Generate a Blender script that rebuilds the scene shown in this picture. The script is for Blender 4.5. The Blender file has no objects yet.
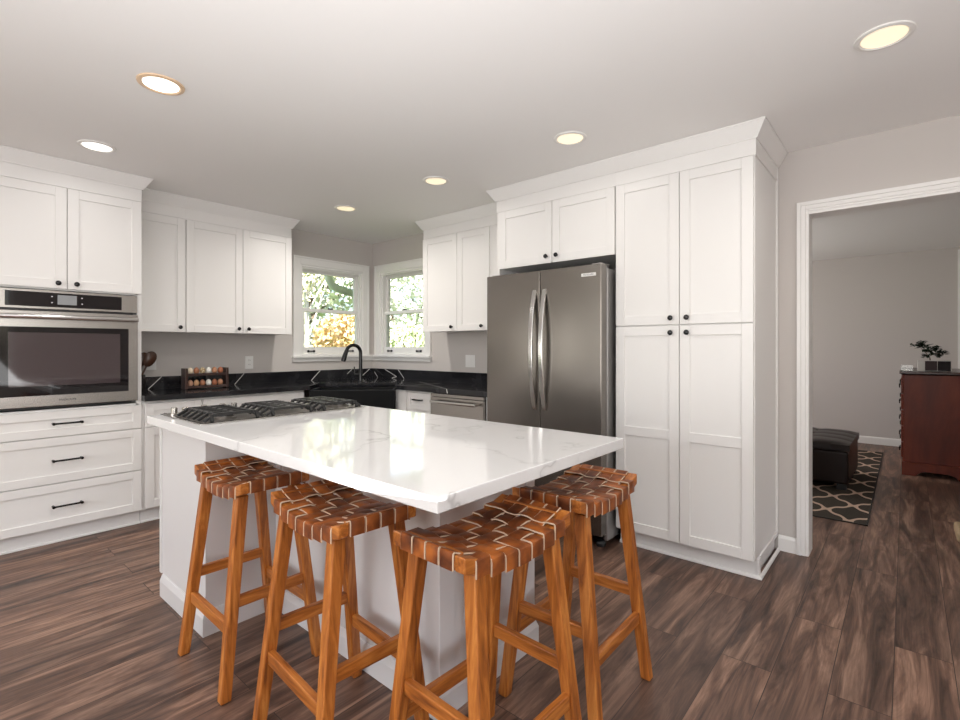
import bpy, bmesh, math, random
from mathutils import Vector, Matrix
random.seed(7)
SC = bpy.context.scene
COL = SC.collection
PI = math.pi
YAW = math.radians(40.72)

# ------------------------------------------------------------------ camera, world, sun, area lights, exposure
cam_d = bpy.data.cameras.new('camera'); cam = bpy.data.objects.new('camera', cam_d); COL.objects.link(cam)
cam.location = (4.6645, -3.523, 1.248); cam.rotation_euler = (PI/2, 0, YAW)
cam_d.sensor_width = 36.0; cam_d.lens = 495.1*36/960; cam_d.shift_x = 0; cam_d.shift_y = -12.5/960
cam_d.clip_start = 0.05; cam_d.clip_end = 200
SC.camera = cam
W = bpy.data.worlds.new('world'); SC.world = W; W.use_nodes = True
wn = W.node_tree.nodes; wl = W.node_tree.links
sky = wn.new('ShaderNodeTexSky'); sky.sky_type = 'NISHITA'; sky.sun_disc = False
sky.sun_elevation = math.radians(50); sky.sun_rotation = math.radians(150); sky.dust_density = 3.0
wn['Background'].inputs['Strength'].default_value = 0.45
wl.new(sky.outputs[0], wn['Background'].inputs['Color'])
sun_d = bpy.data.lights.new('sun', 'SUN'); sun_d.energy = 24.0; sun_d.angle = math.radians(1.5); sun_d.color = (1, .95, .87)
sun = bpy.data.objects.new('sun', sun_d); COL.objects.link(sun)
sun.rotation_euler = Vector((-0.50, 0.50, -0.80)).to_track_quat('-Z', 'Y').to_euler()

def area(name, loc, direction, sx, sy, watts, color):
    d = bpy.data.lights.new(name, 'AREA'); d.shape = 'RECTANGLE'; d.size = sx; d.size_y = sy; d.energy = watts; d.color = color
    o = bpy.data.objects.new(name, d); COL.objects.link(o); o.location = loc
    o.rotation_euler = Vector(direction).to_track_quat('-Z', 'Z').to_euler()
    return o
area('added_fill_front', (3.2, -6.72, 1.45), (0, 1, 0.0), 3.4, 1.7, 62, (.99, .99, 1))  # unseen fill added behind the camera for the cabinet fronts
area('added_fill_side', (8.22, -3.6, 1.45), (-1, 0, 0.0), 2.6, 1.7, 56, (.99, .99, 1))  # fill added out of view to brighten the oven wall
area('added_fill_hall', (1.78, 2.6, 1.45), (1, 0, 0.0), 1.6, 1.3, 72, (1, .96, .94))  # added fill for the adjoining room, its source out of view
area('added_fill_up', (5.0, -4.6, 1.2), (-.10, .10, 1), 3.8, 3.2, 136, (.985, .99, 1))  # soft fill added beside and behind the camera, aimed up to brighten the ceiling
area('added_fill_left', (-.02, -5.75, 1.25), (1, 0, 0.0), .85, 1.9, 22, (1, .98, .95))  # unseen fill added to put a bright band in the refrigerator doors
LAMP_WATTS = 4.0
SC.view_settings.view_transform = 'Standard'; SC.view_settings.look = 'None'
SC.view_settings.exposure = 0.05; SC.view_settings.gamma = 1.0
SC.view_settings.use_curve_mapping = False
SC.cycles.use_denoising = True
SC.cycles.max_bounces = 8; SC.cycles.diffuse_bounces = 5; SC.cycles.glossy_bounces = 4
SC.cycles.transmission_bounces = 6; SC.cycles.sample_clamp_indirect = 6.0
SC.cycles.caustics_reflective = False; SC.cycles.caustics_refractive = False

# ------------------------------------------------------------------ materials
MATS = {}
def mat(name, color, rough=.5, metal=0.0, spec=.5, coat=0.0, emit=None, estr=0.0):
    m = bpy.data.materials.new(name); m.use_nodes = True
    b = m.node_tree.nodes['Principled BSDF']
    b.inputs['Base Color'].default_value = (*color, 1); b.inputs['Roughness'].default_value = rough
    b.inputs['Metallic'].default_value = metal; b.inputs['Specular IOR Level'].default_value = spec
    b.inputs['Coat Weight'].default_value = coat
    if emit: b.inputs['Emission Color'].default_value = (*emit, 1); b.inputs['Emission Strength'].default_value = estr
    MATS[name] = m
    return m
def nodes(m): return m.node_tree.nodes, m.node_tree.links, m.node_tree.nodes['Principled BSDF']
def coord(m, scale=(1, 1, 1), kind='Object', rot=(0, 0, 0)):
    n, l, b = nodes(m)
    if kind == 'World':
        g = n.new('ShaderNodeNewGeometry'); src = g.outputs['Position']
    else:
        t = n.new('ShaderNodeTexCoord'); src = t.outputs[kind]
    mp = n.new('ShaderNodeMapping'); mp.inputs['Scale'].default_value = scale; mp.inputs['Rotation'].default_value = rot
    l.new(src, mp.inputs['Vector'])
    return mp.outputs['Vector']
def noise(m, vec, scale, detail=4, rough=.5, dist=0.0):
    n, l, b = nodes(m); t = n.new('ShaderNodeTexNoise'); t.inputs['Scale'].default_value = scale
    t.inputs['Detail'].default_value = detail; t.inputs['Roughness'].default_value = rough; t.inputs['Distortion'].default_value = dist
    l.new(vec, t.inputs['Vector']); return t.outputs['Fac']
def ramp(m, fac, stops):
    n, l, b = nodes(m); r = n.new('ShaderNodeValToRGB'); e = r.color_ramp.elements
    while len(e) < len(stops): e.new(.5)
    for k, (p, c) in enumerate(stops): e[k].position = p; e[k].color = (*c, 1)
    l.new(fac, r.inputs['Fac']); return r.outputs['Color']
def bump(m, fac, strength=.1, dist=.01):
    n, l, b = nodes(m); t = n.new('ShaderNodeBump'); t.inputs['Strength'].default_value = strength; t.inputs['Distance'].default_value = dist
    l.new(fac, t.inputs['Height']); l.new(t.outputs['Normal'], b.inputs['Normal'])
def math_n(m, op, a, b_=None, c=None):
    n, l, _ = nodes(m); t = n.new('ShaderNodeMath'); t.operation = op
    for k, v in enumerate((a, b_, c)):
        if v is None: continue
        if isinstance(v, (int, float)): t.inputs[k].default_value = v
        else: l.new(v, t.inputs[k])
    return t.outputs[0]
def mixc(m, fac, a, b_, mode='MIX'):
    n, l, _ = nodes(m); t = n.new('ShaderNodeMix'); t.data_type = 'RGBA'; t.blend_type = mode
    for sock, v in ((t.inputs[0], fac), (t.inputs[6], a), (t.inputs[7], b_)):
        if isinstance(v, (int, float)): sock.default_value = v
        elif isinstance(v, tuple): sock.default_value = (*v, 1)
        else: l.new(v, sock)
    return t.outputs[2]
def setc(m, out): m.node_tree.links.new(out, nodes(m)[2].inputs['Base Color'])

M_white = mat('white_cabinet_paint', (.80, .785, .765), .38)
M_trim = mat('white_trim_paint', (.82, .805, .785), .35)
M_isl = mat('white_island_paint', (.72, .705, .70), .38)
M_wall = mat('greige_wall_paint', (.575, .538, .512), .8, spec=.2)
bump(M_wall, noise(M_wall, coord(M_wall, kind='World'), 160, 2), .05, .002)
M_ceil = mat('ceiling_paint', (.87, .855, .84), .9, spec=.15)
bump(M_ceil, noise(M_ceil, coord(M_ceil, kind='World'), 120, 2), .04, .002)
# floor: dark brown planks running front to back
M_floor = mat('dark_plank_floor', (.1, .07, .05), .42, spec=.45)
def build_floor(m):
    n, l, b = nodes(m)
    g = n.new('ShaderNodeNewGeometry'); s = n.new('ShaderNodeSeparateXYZ'); l.new(g.outputs['Position'], s.inputs[0])
    c = n.new('ShaderNodeCombineXYZ'); l.new(s.outputs['Y'], c.inputs['X']); l.new(s.outputs['X'], c.inputs['Y'])
    br = n.new('ShaderNodeTexBrick'); l.new(c.outputs[0], br.inputs['Vector'])
    br.offset = .61; br.offset_frequency = 2; br.squash = 1.0
    br.inputs['Scale'].default_value = 1; br.inputs['Brick Width'].default_value = 1.35; br.inputs['Row Height'].default_value = .178
    br.inputs['Mortar Size'].default_value = .0017; br.inputs['Mortar Smooth'].default_value = .3
    br.inputs['Color1'].default_value = (0, 0, 0, 1); br.inputs['Color2'].default_value = (1, 1, 1, 1); br.inputs['Mortar'].default_value = (.5, .5, .5, 1)
    # per-plank shift of the grain
    add = n.new('ShaderNodeVectorMath'); add.operation = 'MULTIPLY_ADD'
    l.new(br.outputs['Color'], add.inputs[0]); add.inputs[1].default_value = (7, 3, 5)
    l.new(g.outputs['Position'], add.inputs[2])
    mp = n.new('ShaderNodeMapping'); mp.inputs['Scale'].default_value = (8, .85, 1); l.new(add.outputs[0], mp.inputs['Vector'])
    f1 = noise(m, mp.outputs[0], 1.6, 6, .62, 1.2)
    mp2 = n.new('ShaderNodeMapping'); mp2.inputs['Scale'].default_value = (70, 2.2, 1); l.new(add.outputs[0], mp2.inputs['Vector'])
    f2 = noise(m, mp2.outputs[0], 2.0, 3, .6, .3)
    grain = ramp(m, f1, [(.30, (.034, .019, .014)), (.5, (.150, .086, .062)), (.70, (.36, .225, .16))])
    fine = ramp(m, f2, [(.3, (.74, .73, .73)), (.7, (1.15, 1.14, 1.13))])
    col = mixc(m, 1.0, grain, fine, 'MULTIPLY')
    tone = ramp(m, br.outputs['Color'], [(0, (.82, .83, .84)), (1, (1.18, 1.15, 1.12))])
    col = mixc(m, 1.0, col, tone, 'MULTIPLY')
    col = mixc(m, br.outputs['Fac'], col, (.045, .028, .022))
    setc(m, col)
    r = math_n(m, 'MULTIPLY_ADD', f1, .25, .30); l.new(r, b.inputs['Roughness'])
    bump(m, f2, .08, .002)
build_floor(M_floor)
# white quartz with faint grey veins
M_quartz = mat('white_quartz', (.80, .79, .78), .07, spec=.55)
def build_quartz(m):
    v = coord(m, (1, 1, 1), 'World', (0, 0, .5))
    n, l, b = nodes(m)
    w = n.new('ShaderNodeTexNoise'); w.inputs['Scale'].default_value = 1.6; w.inputs['Detail'].default_value = 5; w.inputs['Roughness'].default_value = .55
    l.new(v, w.inputs['Vector'])
    d = math_n(m, 'ABSOLUTE', math_n(m, 'SUBTRACT', w.outputs['Fac'], .5))
    k = ramp(m, d, [(0, (.55, .54, .53)), (.007, (.74, .73, .72)), (.02, (.80, .79, .78))])
    big = noise(m, v, 2.3, 2)
    fade = ramp(m, big, [(.42, (0, 0, 0)), (.6, (1, 1, 1))])
    setc(m, mixc(m, fade, (.80, .79, .78), k))
build_quartz(M_quartz)
M_black = mat('black_stone', (.012, .012, .014), .10, spec=.55)
setc(M_black, ramp(M_black, noise(M_black, coord(M_black, kind='World'), 9, 5), [(.35, (.007, .007, .009)), (.75, (.022, .022, .025))]))
M_vein = mat('white_stone_vein', (.75, .73, .70), .15)
M_sink = mat('black_sink_composite', (.004, .004, .0045), .5, spec=.12)
M_knob = mat('black_hardware', (.004, .004, .0045), .2, spec=.45)
M_steel = mat('stainless_steel', (.235, .215, .195), .27, metal=1.0)
def build_steel(m, sc):
    n, l, b = nodes(m)
    f = noise(m, coord(m, sc), 1.0, 3, .6)
    l.new(math_n(m, 'MULTIPLY_ADD', f, .03, .25), b.inputs['Roughness'])
    b.inputs['Anisotropic'].default_value = .4
build_steel(M_steel, (400, 400, 4))
M_steel2 = mat('polished_steel', (.70, .69, .67), .16, metal=1.0)
M_steelh = mat('brushed_steel_wide', (.44, .415, .385), .25, metal=1.0); build_steel(M_steelh, (4, 4, 400))
M_grey = mat('grey_metal_side', (.46, .445, .43), .35, metal=.7)
M_dark = mat('dark_plastic', (.015, .015, .016), .4)
M_gasket = mat('grey_gasket', (.30, .29, .28), .6)
M_iron = mat('cast_iron', (.016, .0155, .015), .42, spec=.5)
M_burner = mat('burner_alloy', (.22, .20, .18), .4, metal=.9)
M_ovenglass = mat('oven_black_glass', (.012, .010, .011), .04, spec=.6)
M_ovenwin = mat('oven_window_glass', (.055, .040, .043), .05, spec=1.0, coat=.6)
M_disp = mat('oven_display', (.28, .29, .30), .25)
M_print = mat('pale_print', (.62, .62, .62), .5)
M_badge = mat('badge_plate', (.75, .74, .72), .3)
M_badgetext = mat('badge_lettering', (.06, .06, .06), .4)
M_outlet = mat('white_plastic', (.82, .81, .79), .35)
M_slot = mat('outlet_slot', (.05, .05, .05), .5)
M_lens = mat('warm_lamp_lens', (.9, .85, .75), .4, emit=(1, .80, .50), estr=.75)
M_lensw = mat('white_lamp_lens', (.9, .9, .9), .4, emit=(1, .96, .88), estr=1.6)
M_ring = mat('lamp_trim_ring', (.78, .76, .73), .4)
M_ringd = mat('lamp_trim_ring_amber', (.72, .52, .34), .4)
def wood(name, scale, c0, c1, c2, rough=.38):
    m = mat(name, c1, rough, coat=.0 if 'cherry' in name else .15, spec=.3 if 'cherry' in name else .5)
    n, l, b = nodes(m)
    oi = n.new('ShaderNodeObjectInfo')
    tc = n.new('ShaderNodeTexCoord')
    ad = n.new('ShaderNodeVectorMath'); ad.operation = 'MULTIPLY_ADD'
    l.new(oi.outputs['Random'], ad.inputs[0]); ad.inputs[1].default_value = (3.1, 2.7, 1.9); l.new(tc.outputs['Object'], ad.inputs[2])
    mp = n.new('ShaderNodeMapping'); mp.inputs['Scale'].default_value = scale; l.new(ad.outputs[0], mp.inputs['Vector'])
    f = noise(m, mp.outputs[0], 1.0, 5, .6, .8)
    setc(m, ramp(m, f, [(.3, c0), (.5, c1), (.72, c2)]))
    l.new(math_n(m, 'MULTIPLY_ADD', f, .2, rough-.1), b.inputs['Roughness'])
    return m
OR = ((.17, .044, .008), (.42, .130, .021), (.64, .25, .055))
M_woodz = wood('honey_wood_upright', (45, 45, 3.5), *OR)
M_woodx = wood('honey_wood_long', (4, 45, 45), *OR)
M_woody = wood('honey_wood_cross', (45, 4, 45), *OR)
M_leather = mat('brown_leather', (.2, .07, .02), .42, spec=.35)
def build_leather(m):
    v = coord(m)
    f = noise(m, v, 13, 3, .5)
    setc(m, ramp(m, f, [(.32, (.085, .024, .009)), (.5, (.24, .066, .016)), (.70, (.52, .155, .030))]))
    bump(m, noise(m, v, 190, 3), .12, .002)
build_leather(M_leather)
M_cream = mat('raw_leather_edge', (.62, .47, .34), .6)
M_cherry = wood('cherry_veneer', (5, 5, 1.2), (.085, .015, .007), (.15, .027, .012), (.21, .045, .02), .38)
M_cherryd = mat('dark_cherry', (.035, .011, .008), .25)
M_ott = mat('dark_brown_leather', (.012, .006, .005), .36, spec=.35)
M_plant = mat('dark_green_leaf', (.006, .016, .007), .6, spec=.2)
M_planter = mat('white_planter', (.62, .60, .57), .5)
M_plantd = mat('dark_planter_panel', (.012, .008, .009), .5, spec=.2)
M_plantm = mat('brown_planter_panel', (.05, .034, .034), .5, spec=.2)
M_bark = mat('bark', (.16, .12, .09), .9)
M_birch = mat('pale_bark', (.60, .56, .50), .8)
M_rack = wood('dark_rack_wood', (20, 5, 20), (.018, .007, .005), (.035, .012, .008), (.06, .02, .012), .35)
M_spoon = wood('dark_utensil_wood', (20, 20, 5), (.03, .010, .004), (.065, .022, .008), (.11, .042, .014), .35)
M_crock = mat('dark_glazed_crock', (.02, .015, .014), .2)
M_mat = mat('beige_upholstery', (.42, .31, .20), .9, spec=.1)
M_glass = bpy.data.materials.new('window_glass'); M_glass.use_nodes = True
def build_glass(m):
    n = m.node_tree.nodes; l = m.node_tree.links; n.clear()
    o = n.new('ShaderNodeOutputMaterial'); mx = n.new('ShaderNodeMixShader'); t = n.new('ShaderNodeBsdfTransparent'); g = n.new('ShaderNodeBsdfGlossy')
    g.inputs['Roughness'].default_value = .02; t.inputs['Color'].default_value = (.97, .985, .98, 1)
    fr = n.new('ShaderNodeLayerWeight'); p = n.new('ShaderNodeMath'); p.operation = 'POWER'; p.inputs[1].default_value = 5.0
    q = n.new('ShaderNodeMath'); q.operation = 'MULTIPLY_ADD'; q.inputs[1].default_value = .9; q.inputs[2].default_value = .035
    l.new(fr.outputs['Facing'], p.inputs[0]); l.new(p.outputs[0], q.inputs[0]); l.new(q.outputs[0], mx.inputs[0]); l.new(t.outputs[0], mx.inputs[1]); l.new(g.outputs[0], mx.inputs[2]); l.new(mx.outputs[0], o.inputs['Surface'])
build_glass(M_glass)
M_rug = mat('trellis_rug', (.1, .09, .08), .95, spec=.05)
def build_rug(m):
    n, l, b = nodes(m)
    g = n.new('ShaderNodeNewGeometry'); s = n.new('ShaderNodeSeparateXYZ'); l.new(g.outputs['Position'], s.inputs[0])
    X = math_n(m, 'MULTIPLY', s.outputs['X'], 2*PI/.30); Y = math_n(m, 'MULTIPLY', s.outputs['Y'], 2*PI/.44)
    f = math_n(m, 'ADD', math_n(m, 'COSINE', X), math_n(m, 'MULTIPLY', math_n(m, 'COSINE', Y), 1.0))
    f2 = math_n(m, 'ADD', f, math_n(m, 'MULTIPLY', math_n(m, 'COSINE', math_n(m, 'MULTIPLY', X, 3)), .22))
    w = math_n(m, 'LESS_THAN', math_n(m, 'ABSOLUTE', f2), .30)
    fz = noise(m, coord(m, kind='World'), 500, 2)
    base = ramp(m, fz, [(.3, (.040, .034, .028)), (.7, (.085, .072, .060))])
    setc(m, mixc(m, w, base, (.52, .38, .29)))
build_rug(M_rug)
M_rugedge = mat('rug_binding', (.03, .025, .022), .95)
M_grass = mat('lawn_grass', (.10, .16, .035), .9, spec=.1)
M_ext = mat('exterior_siding', (.62, .58, .52), .8)
M_soffit = mat('tan_soffit', (.58, .44, .27), .8)
M_pipe = mat('grey_downspout', (.84, .83, .81), .6)
def leaf(name, c0, c1):
    m = mat(name, c0, .6, spec=.2)
    n, l, b = nodes(m)
    f = noise(m, coord(m, kind='World'), 3.5, 3)
    setc(m, ramp(m, f, [(.35, c0), (.65, c1)]))
    return m
M_leafs = leaf('silver_green_leaves', (.42, .45, .36), (.72, .73, .66))
M_leafg = leaf('green_leaves', (.36, .42, .25), (.62, .65, .44))
M_leafo = leaf('autumn_leaves', (.66, .44, .20), (.80, .68, .42))
M_leafy = leaf('yellow_leaves', (.60, .57, .34), (.74, .70, .50))

# ------------------------------------------------------------------ mesh helpers
class MB:
    def __init__(s): s.v = []; s.f = []; s.m = []; s.sm = []
    def add(s, vs, fs, mi=0, smooth=False):
        o = len(s.v); s.v += [tuple(p) for p in vs]
        for f in fs: s.f.append([o+k for k in f]); s.m.append(mi); s.sm.append(smooth)
        return s
    def box(s, x0, x1, y0, y1, z0, z1, mi=0):
        x0, x1 = min(x0, x1), max(x0, x1); y0, y1 = min(y0, y1), max(y0, y1); z0, z1 = min(z0, z1), max(z0, z1)
        vs = [(x0,y0,z0),(x1,y0,z0),(x1,y1,z0),(x0,y1,z0),(x0,y0,z1),(x1,y0,z1),(x1,y1,z1),(x0,y1,z1)]
        return s.add(vs, [(3,2,1,0),(4,5,6,7),(0,1,5,4),(1,2,6,5),(2,3,7,6),(3,0,4,7)], mi)
    def hexa(s, q0, q1, mi=0):                                   # bottom quad (ccw), top quad (ccw)
        return s.add(list(q0)+list(q1), [(3,2,1,0),(4,5,6,7),(0,1,5,4),(1,2,6,5),(2,3,7,6),(3,0,4,7)], mi)
    def prism(s, poly, z0, z1, mi=0):                            # ccw polygon in xy
        n = len(poly)
        vs = [(x, y, z0) for x, y in poly]+[(x, y, z1) for x, y in poly]
        fs = [tuple(reversed(range(n))), tuple(range(n, 2*n))]+[(k, (k+1) % n, n+(k+1) % n, n+k) for k in range(n)]
        return s.add(vs, fs, mi)
    def bar(s, p0, p1, w, h, up=(0, 0, 1), mi=0):
        p0 = Vector(p0); p1 = Vector(p1); d = (p1-p0).normalized(); a = d.cross(Vector(up)).normalized(); b = a.cross(d)
        q = lambda p: [p-a*w/2-b*h/2, p+a*w/2-b*h/2, p+a*w/2+b*h/2, p-a*w/2+b*h/2]
        return s.add(q(p0)+q(p1), [(0,1,2,3),(7,6,5,4),(1,0,4,5),(2,1,5,6),(3,2,6,7),(0,3,7,4)], mi)
    def tube(s, pts, r, n=10, mi=0, cap=True):
        pts = [Vector(p) for p in pts]; rs = r if isinstance(r, (list, tuple)) else [r]*len(pts)
        ref = None; vs = []
        for k, p in enumerate(pts):
            d = (pts[min(k+1, len(pts)-1)]-pts[max(k-1, 0)]).normalized()
            if ref is None: ref = Vector((0, 0, 1)) if abs(d.z) < .9 else Vector((1, 0, 0))
            a = (ref-d*ref.dot(d)).normalized(); b = d.cross(a); ref = a
            for j in range(n):
                t = 2*PI*j/n; vs.append(p+(a*math.cos(t)+b*math.sin(t))*rs[k])
        fs = [(k*n+j, k*n+(j+1) % n, (k+1)*n+(j+1) % n, (k+1)*n+j) for k in range(len(pts)-1) for j in range(n)]
        s.add(vs, fs, mi, True)
        if cap:
            o = len(s.v)-len(vs)
            s.f.append([o+j for j in reversed(range(n))]); s.m.append(mi); s.sm.append(False)
            s.f.append([o+(len(pts)-1)*n+j for j in range(n)]); s.m.append(mi); s.sm.append(False)
        return s
    def lathe(s, prof, origin=(0, 0, 0), axis=(0, 0, 1), n=20, mi=0, smooth=True):  # prof: (radius, along axis)
        ax = Vector(axis).normalized(); a = ax.orthogonal().normalized(); b = ax.cross(a); o = Vector(origin); vs = []
        for r, t in prof:
            for j in range(n):
                q = 2*PI*j/n; vs.append(o+ax*t+(a*math.cos(q)+b*math.sin(q))*max(r, 1e-5))
        fs = [(k*n+j, k*n+(j+1) % n, (k+1)*n+(j+1) % n, (k+1)*n+j) for k in range(len(prof)-1) for j in range(n)]
        return s.add(vs, fs, mi, smooth)
    def sweep(s, path, prof, closed=False, mi=0):
        """profile of (outward offset, z) carried along a plan path; outward is to the right of travel, corners mitred"""
        P = [Vector(p) for p in path]; n = len(P); m = len(prof); vs = []
        for k in range(n):
            ds = []
            if k > 0: ds.append((P[k]-P[k-1]).normalized())
            if k < n-1: ds.append((P[k+1]-P[k]).normalized())
            ns = [Vector((d.y, -d.x)) for d in ds]
            if len(ns) == 2:
                b = (ns[0]+ns[1]); b = b/(1+ns[0].dot(ns[1]))
            else: b = ns[0]
            for o, z in prof: vs.append((P[k].x+b.x*o, P[k].y+b.y*o, z))
        fs = [(k*m+j, (k+1)*m+j, (k+1)*m+(j+1) % m, k*m+(j+1) % m) for k in range(n-1) for j in range(m)]
        fs += [tuple(range(m)), tuple((n-1)*m+j for j in reversed(range(m)))]
        return s.add(vs, fs, mi)
    def build(s, name, mats, parent=None, bevel=0.0, seg=2, loc=None, rotz=None, angle=40):
        me = bpy.data.meshes.new(name); me.from_pydata(s.v, [], s.f)
        for mm in (mats if isinstance(mats, (list, tuple)) else [mats]): me.materials.append(mm)
        me.polygons.foreach_set('material_index', s.m); me.polygons.foreach_set('use_smooth', s.sm)
        bm = bmesh.new(); bm.from_mesh(me); bmesh.ops.recalc_face_normals(bm, faces=bm.faces[:]); bm.to_mesh(me); bm.free()
        if any(s.sm): me.set_sharp_from_angle(angle=math.radians(angle))
        o = bpy.data.objects.new(name, me); COL.objects.link(o)
        if parent is not None: o.parent = parent
        if loc is not None: o.location = loc
        if rotz is not None: o.rotation_euler = (0, 0, rotz)
        if bevel:
            b = o.modifiers.new('edge', 'BEVEL'); b.width = bevel; b.segments = seg; b.limit_method = 'ANGLE'; b.angle_limit = math.radians(35)
        return o
def tag(o, label=None, cat=None, group=None, kind=None):
    if label: o['label'] = label
    if cat: o['category'] = cat
    if group: o['group'] = group
    if kind: o['kind'] = kind
    return o
def thing(name, loc, label, cat, group=None, rotz=0.0):
    o = bpy.data.objects.new(name, None); COL.objects.link(o); o.location = loc; o.rotation_euler = (0, 0, rotz); o.empty_display_size = .05
    return tag(o, label, cat, group)
def struct(name, b, mats, parent=None, bevel=0.0, label=None):
    o = b.build(name, mats, parent, bevel)
    if parent is None: tag(o, label, 'room', None, 'structure')
    return o
def kids(o, table): return table.get(o, [])
def copy_tree(o, parent=None):
    c = o.copy(); COL.objects.link(c)
    if parent is not None: c.parent = parent; c.matrix_parent_inverse = o.matrix_parent_inverse.copy()
    for ch in list(o.children): copy_tree(ch, c)
    return c
def text(name, s, size, parent, m, loc, rot):
    cu = bpy.data.curves.new(name, 'FONT'); cu.body = s; cu.size = size; cu.extrude = .0004; cu.align_x = 'CENTER'; cu.align_y = 'CENTER'
    cu.materials.append(m); tmp = bpy.data.objects.new(name+'_curve', cu); COL.objects.link(tmp)
    me = bpy.data.meshes.new_from_object(tmp.evaluated_get(bpy.context.evaluated_depsgraph_get())); bpy.data.objects.remove(tmp)
    if not me.materials: me.materials.append(m)
    o = bpy.data.objects.new(name, me); COL.objects.link(o); o.parent = parent; o.location = loc; o.rotation_euler = rot
    return o

# ------------------------------------------------------------------ room shell
CH = 2.44
fl = MB(); fl.box(-.15, 8.3, -6.8, 7.0, -.12, 0.0)
struct('floor', fl, M_floor, label='dark brown wood plank floor through both rooms')
ce = MB(); ce.box(-1.0, 9.4, -8.0, 8.0, CH, CH+.16)  # carried past the unseen rear walls to keep sun out of their added openings
struct('ceiling', ce, M_ceil, label='flat off-white ceiling')
WA = dict(y0=-.905, y1=-.145, z0=1.165, z1=2.095)      # opening in the sink-side window wall
WB = dict(x0=.135, x1=.895, z0=1.165, z1=2.095)
T = .14
wl_ = MB()
wl_.box(-T, 0, -6.8, -6.25, 0, CH); wl_.box(-T, 0, -6.25, -5.25, 2.2, CH); wl_.box(-T, 0, -6.25, -5.25, 0, .3); wl_.box(-T, 0, -5.25, WA['y0'], 0, CH); wl_.box(-T, 0, WA['y1'], 0.0, 0, CH)
wl_.box(-T, 0, WA['y0'], WA['y1'], 0, WA['z0']); wl_.box(-T, 0, WA['y0'], WA['y1'], WA['z1'], CH)
struct('wall_left', wl_, M_wall, label='greige wall behind the oven tower and black counter')
DX0, DX1, DZ = 4.207, 5.145, 2.062
wb = MB()
wb.box(-T, WB['x0'], 0, T, 0, CH); wb.box(WB['x0'], WB['x1'], 0, T, 0, WB['z0']); wb.box(WB['x0'], WB['x1'], 0, T, WB['z1'], CH)
wb.box(WB['x1'], DX0, 0, T, 0, CH); wb.box(DX0, DX1, 0, T, DZ, CH); wb.box(DX1, 8.3, 0, T, 0, CH)
struct('wall_back', wb, M_wall, label='greige wall behind the refrigerator, with the doorway')
# walls behind the camera, each with a wide opening added for a fill light
wf = MB(); wf.box(-T, 1.5, -6.8, -6.66, 0, CH); wf.box(4.9, 8.3, -6.8, -6.66, 0, CH); wf.box(1.5, 4.9, -6.8, -6.66, 0, .6); wf.box(1.5, 4.9, -6.8, -6.66, 2.3, CH)
struct('wall_front', wf, M_wall)
wr = MB(); wr.box(8.16, 8.3, -6.66, -4.9, 0, CH); wr.box(8.16, 8.3, -2.3, 0, 0, CH); wr.box(8.16, 8.3, -4.9, -2.3, 0, .6); wr.box(8.16, 8.3, -4.9, -2.3, 2.3, CH)
struct('wall_right', wr, M_wall)
# adjoining room
wfar = MB(); wfar.box(1.7, 8.3, 4.65, 4.79, 0, CH)
struct('wall_far', wfar, M_wall, label='greige far wall of the adjoining room')
wh = MB(); wh.box(1.66, 1.8, T, 1.8, 0, CH); wh.box(1.66, 1.8, 3.4, 4.65, 0, CH); wh.box(1.66, 1.8, 1.8, 3.4, 0, .8); wh.box(1.66, 1.8, 1.8, 3.4, 2.1, CH)
struct('wall_hall', wh, M_wall)
whr = MB(); whr.box(6.6, 6.74, T, 4.65, 0, CH); struct('wall_side', whr, M_wall)
BB = [(0, 0), (.014, 0), (.014, .075), (.010, .088), (.004, .094), (0, .094)]
b = MB(); b.sweep([(4.163, -.0), (4.067, -.0)][::-1], BB); struct('baseboard_back', b, M_trim)
b = MB(); b.sweep([(1.8, 4.65), (6.6, 4.65)], BB); struct('baseboard_far', b, M_trim)

# doorway casing and jamb
def casing_boxes(b, x0, x1, z1, y, out, w=.078, z0=0.0):
    """three-sided stepped door casing on a wall facing -y"""
    for (a, c, d) in ((0, .022, .020), (.022, .045, .014), (.045, w, .010)):   # from outside edge inwards: thickness
        b.box(x0-w+a, x0-w+c, y-d, y, z0, z1+w-a); b.box(x1+w-c, x1+w-a, y-d, y, z0, z1+w-a)
        b.box(x0-w+c, x1+w-c, y-d, y, z1+w-c, z1+w-a)
b = MB(); casing_boxes(b, DX0+.015, DX1-.015, DZ-.002, -.0005, 1, .058)
jo = struct('door_1', b, M_trim, bevel=.002, label='white cased doorway opening to the adjoining room')
b = MB(); b.box(DX0+.0, DX0+.018, -.004, T+.004, 0, DZ-.018); b.box(DX1-.018, DX1, -.004, T+.004, 0, DZ-.018); b.box(DX0, DX1, -.004, T+.004, DZ-.018, DZ)
struct('door_jamb', b, M_trim, jo, .001)
b = MB(); b.box(5.13, 5.20, 4.632, 4.649, 0, 2.41); b.box(5.20, 6.0, 4.640, 4.649, 0, 2.33)
struct('trim_1', b, M_trim, bevel=.002)

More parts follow.
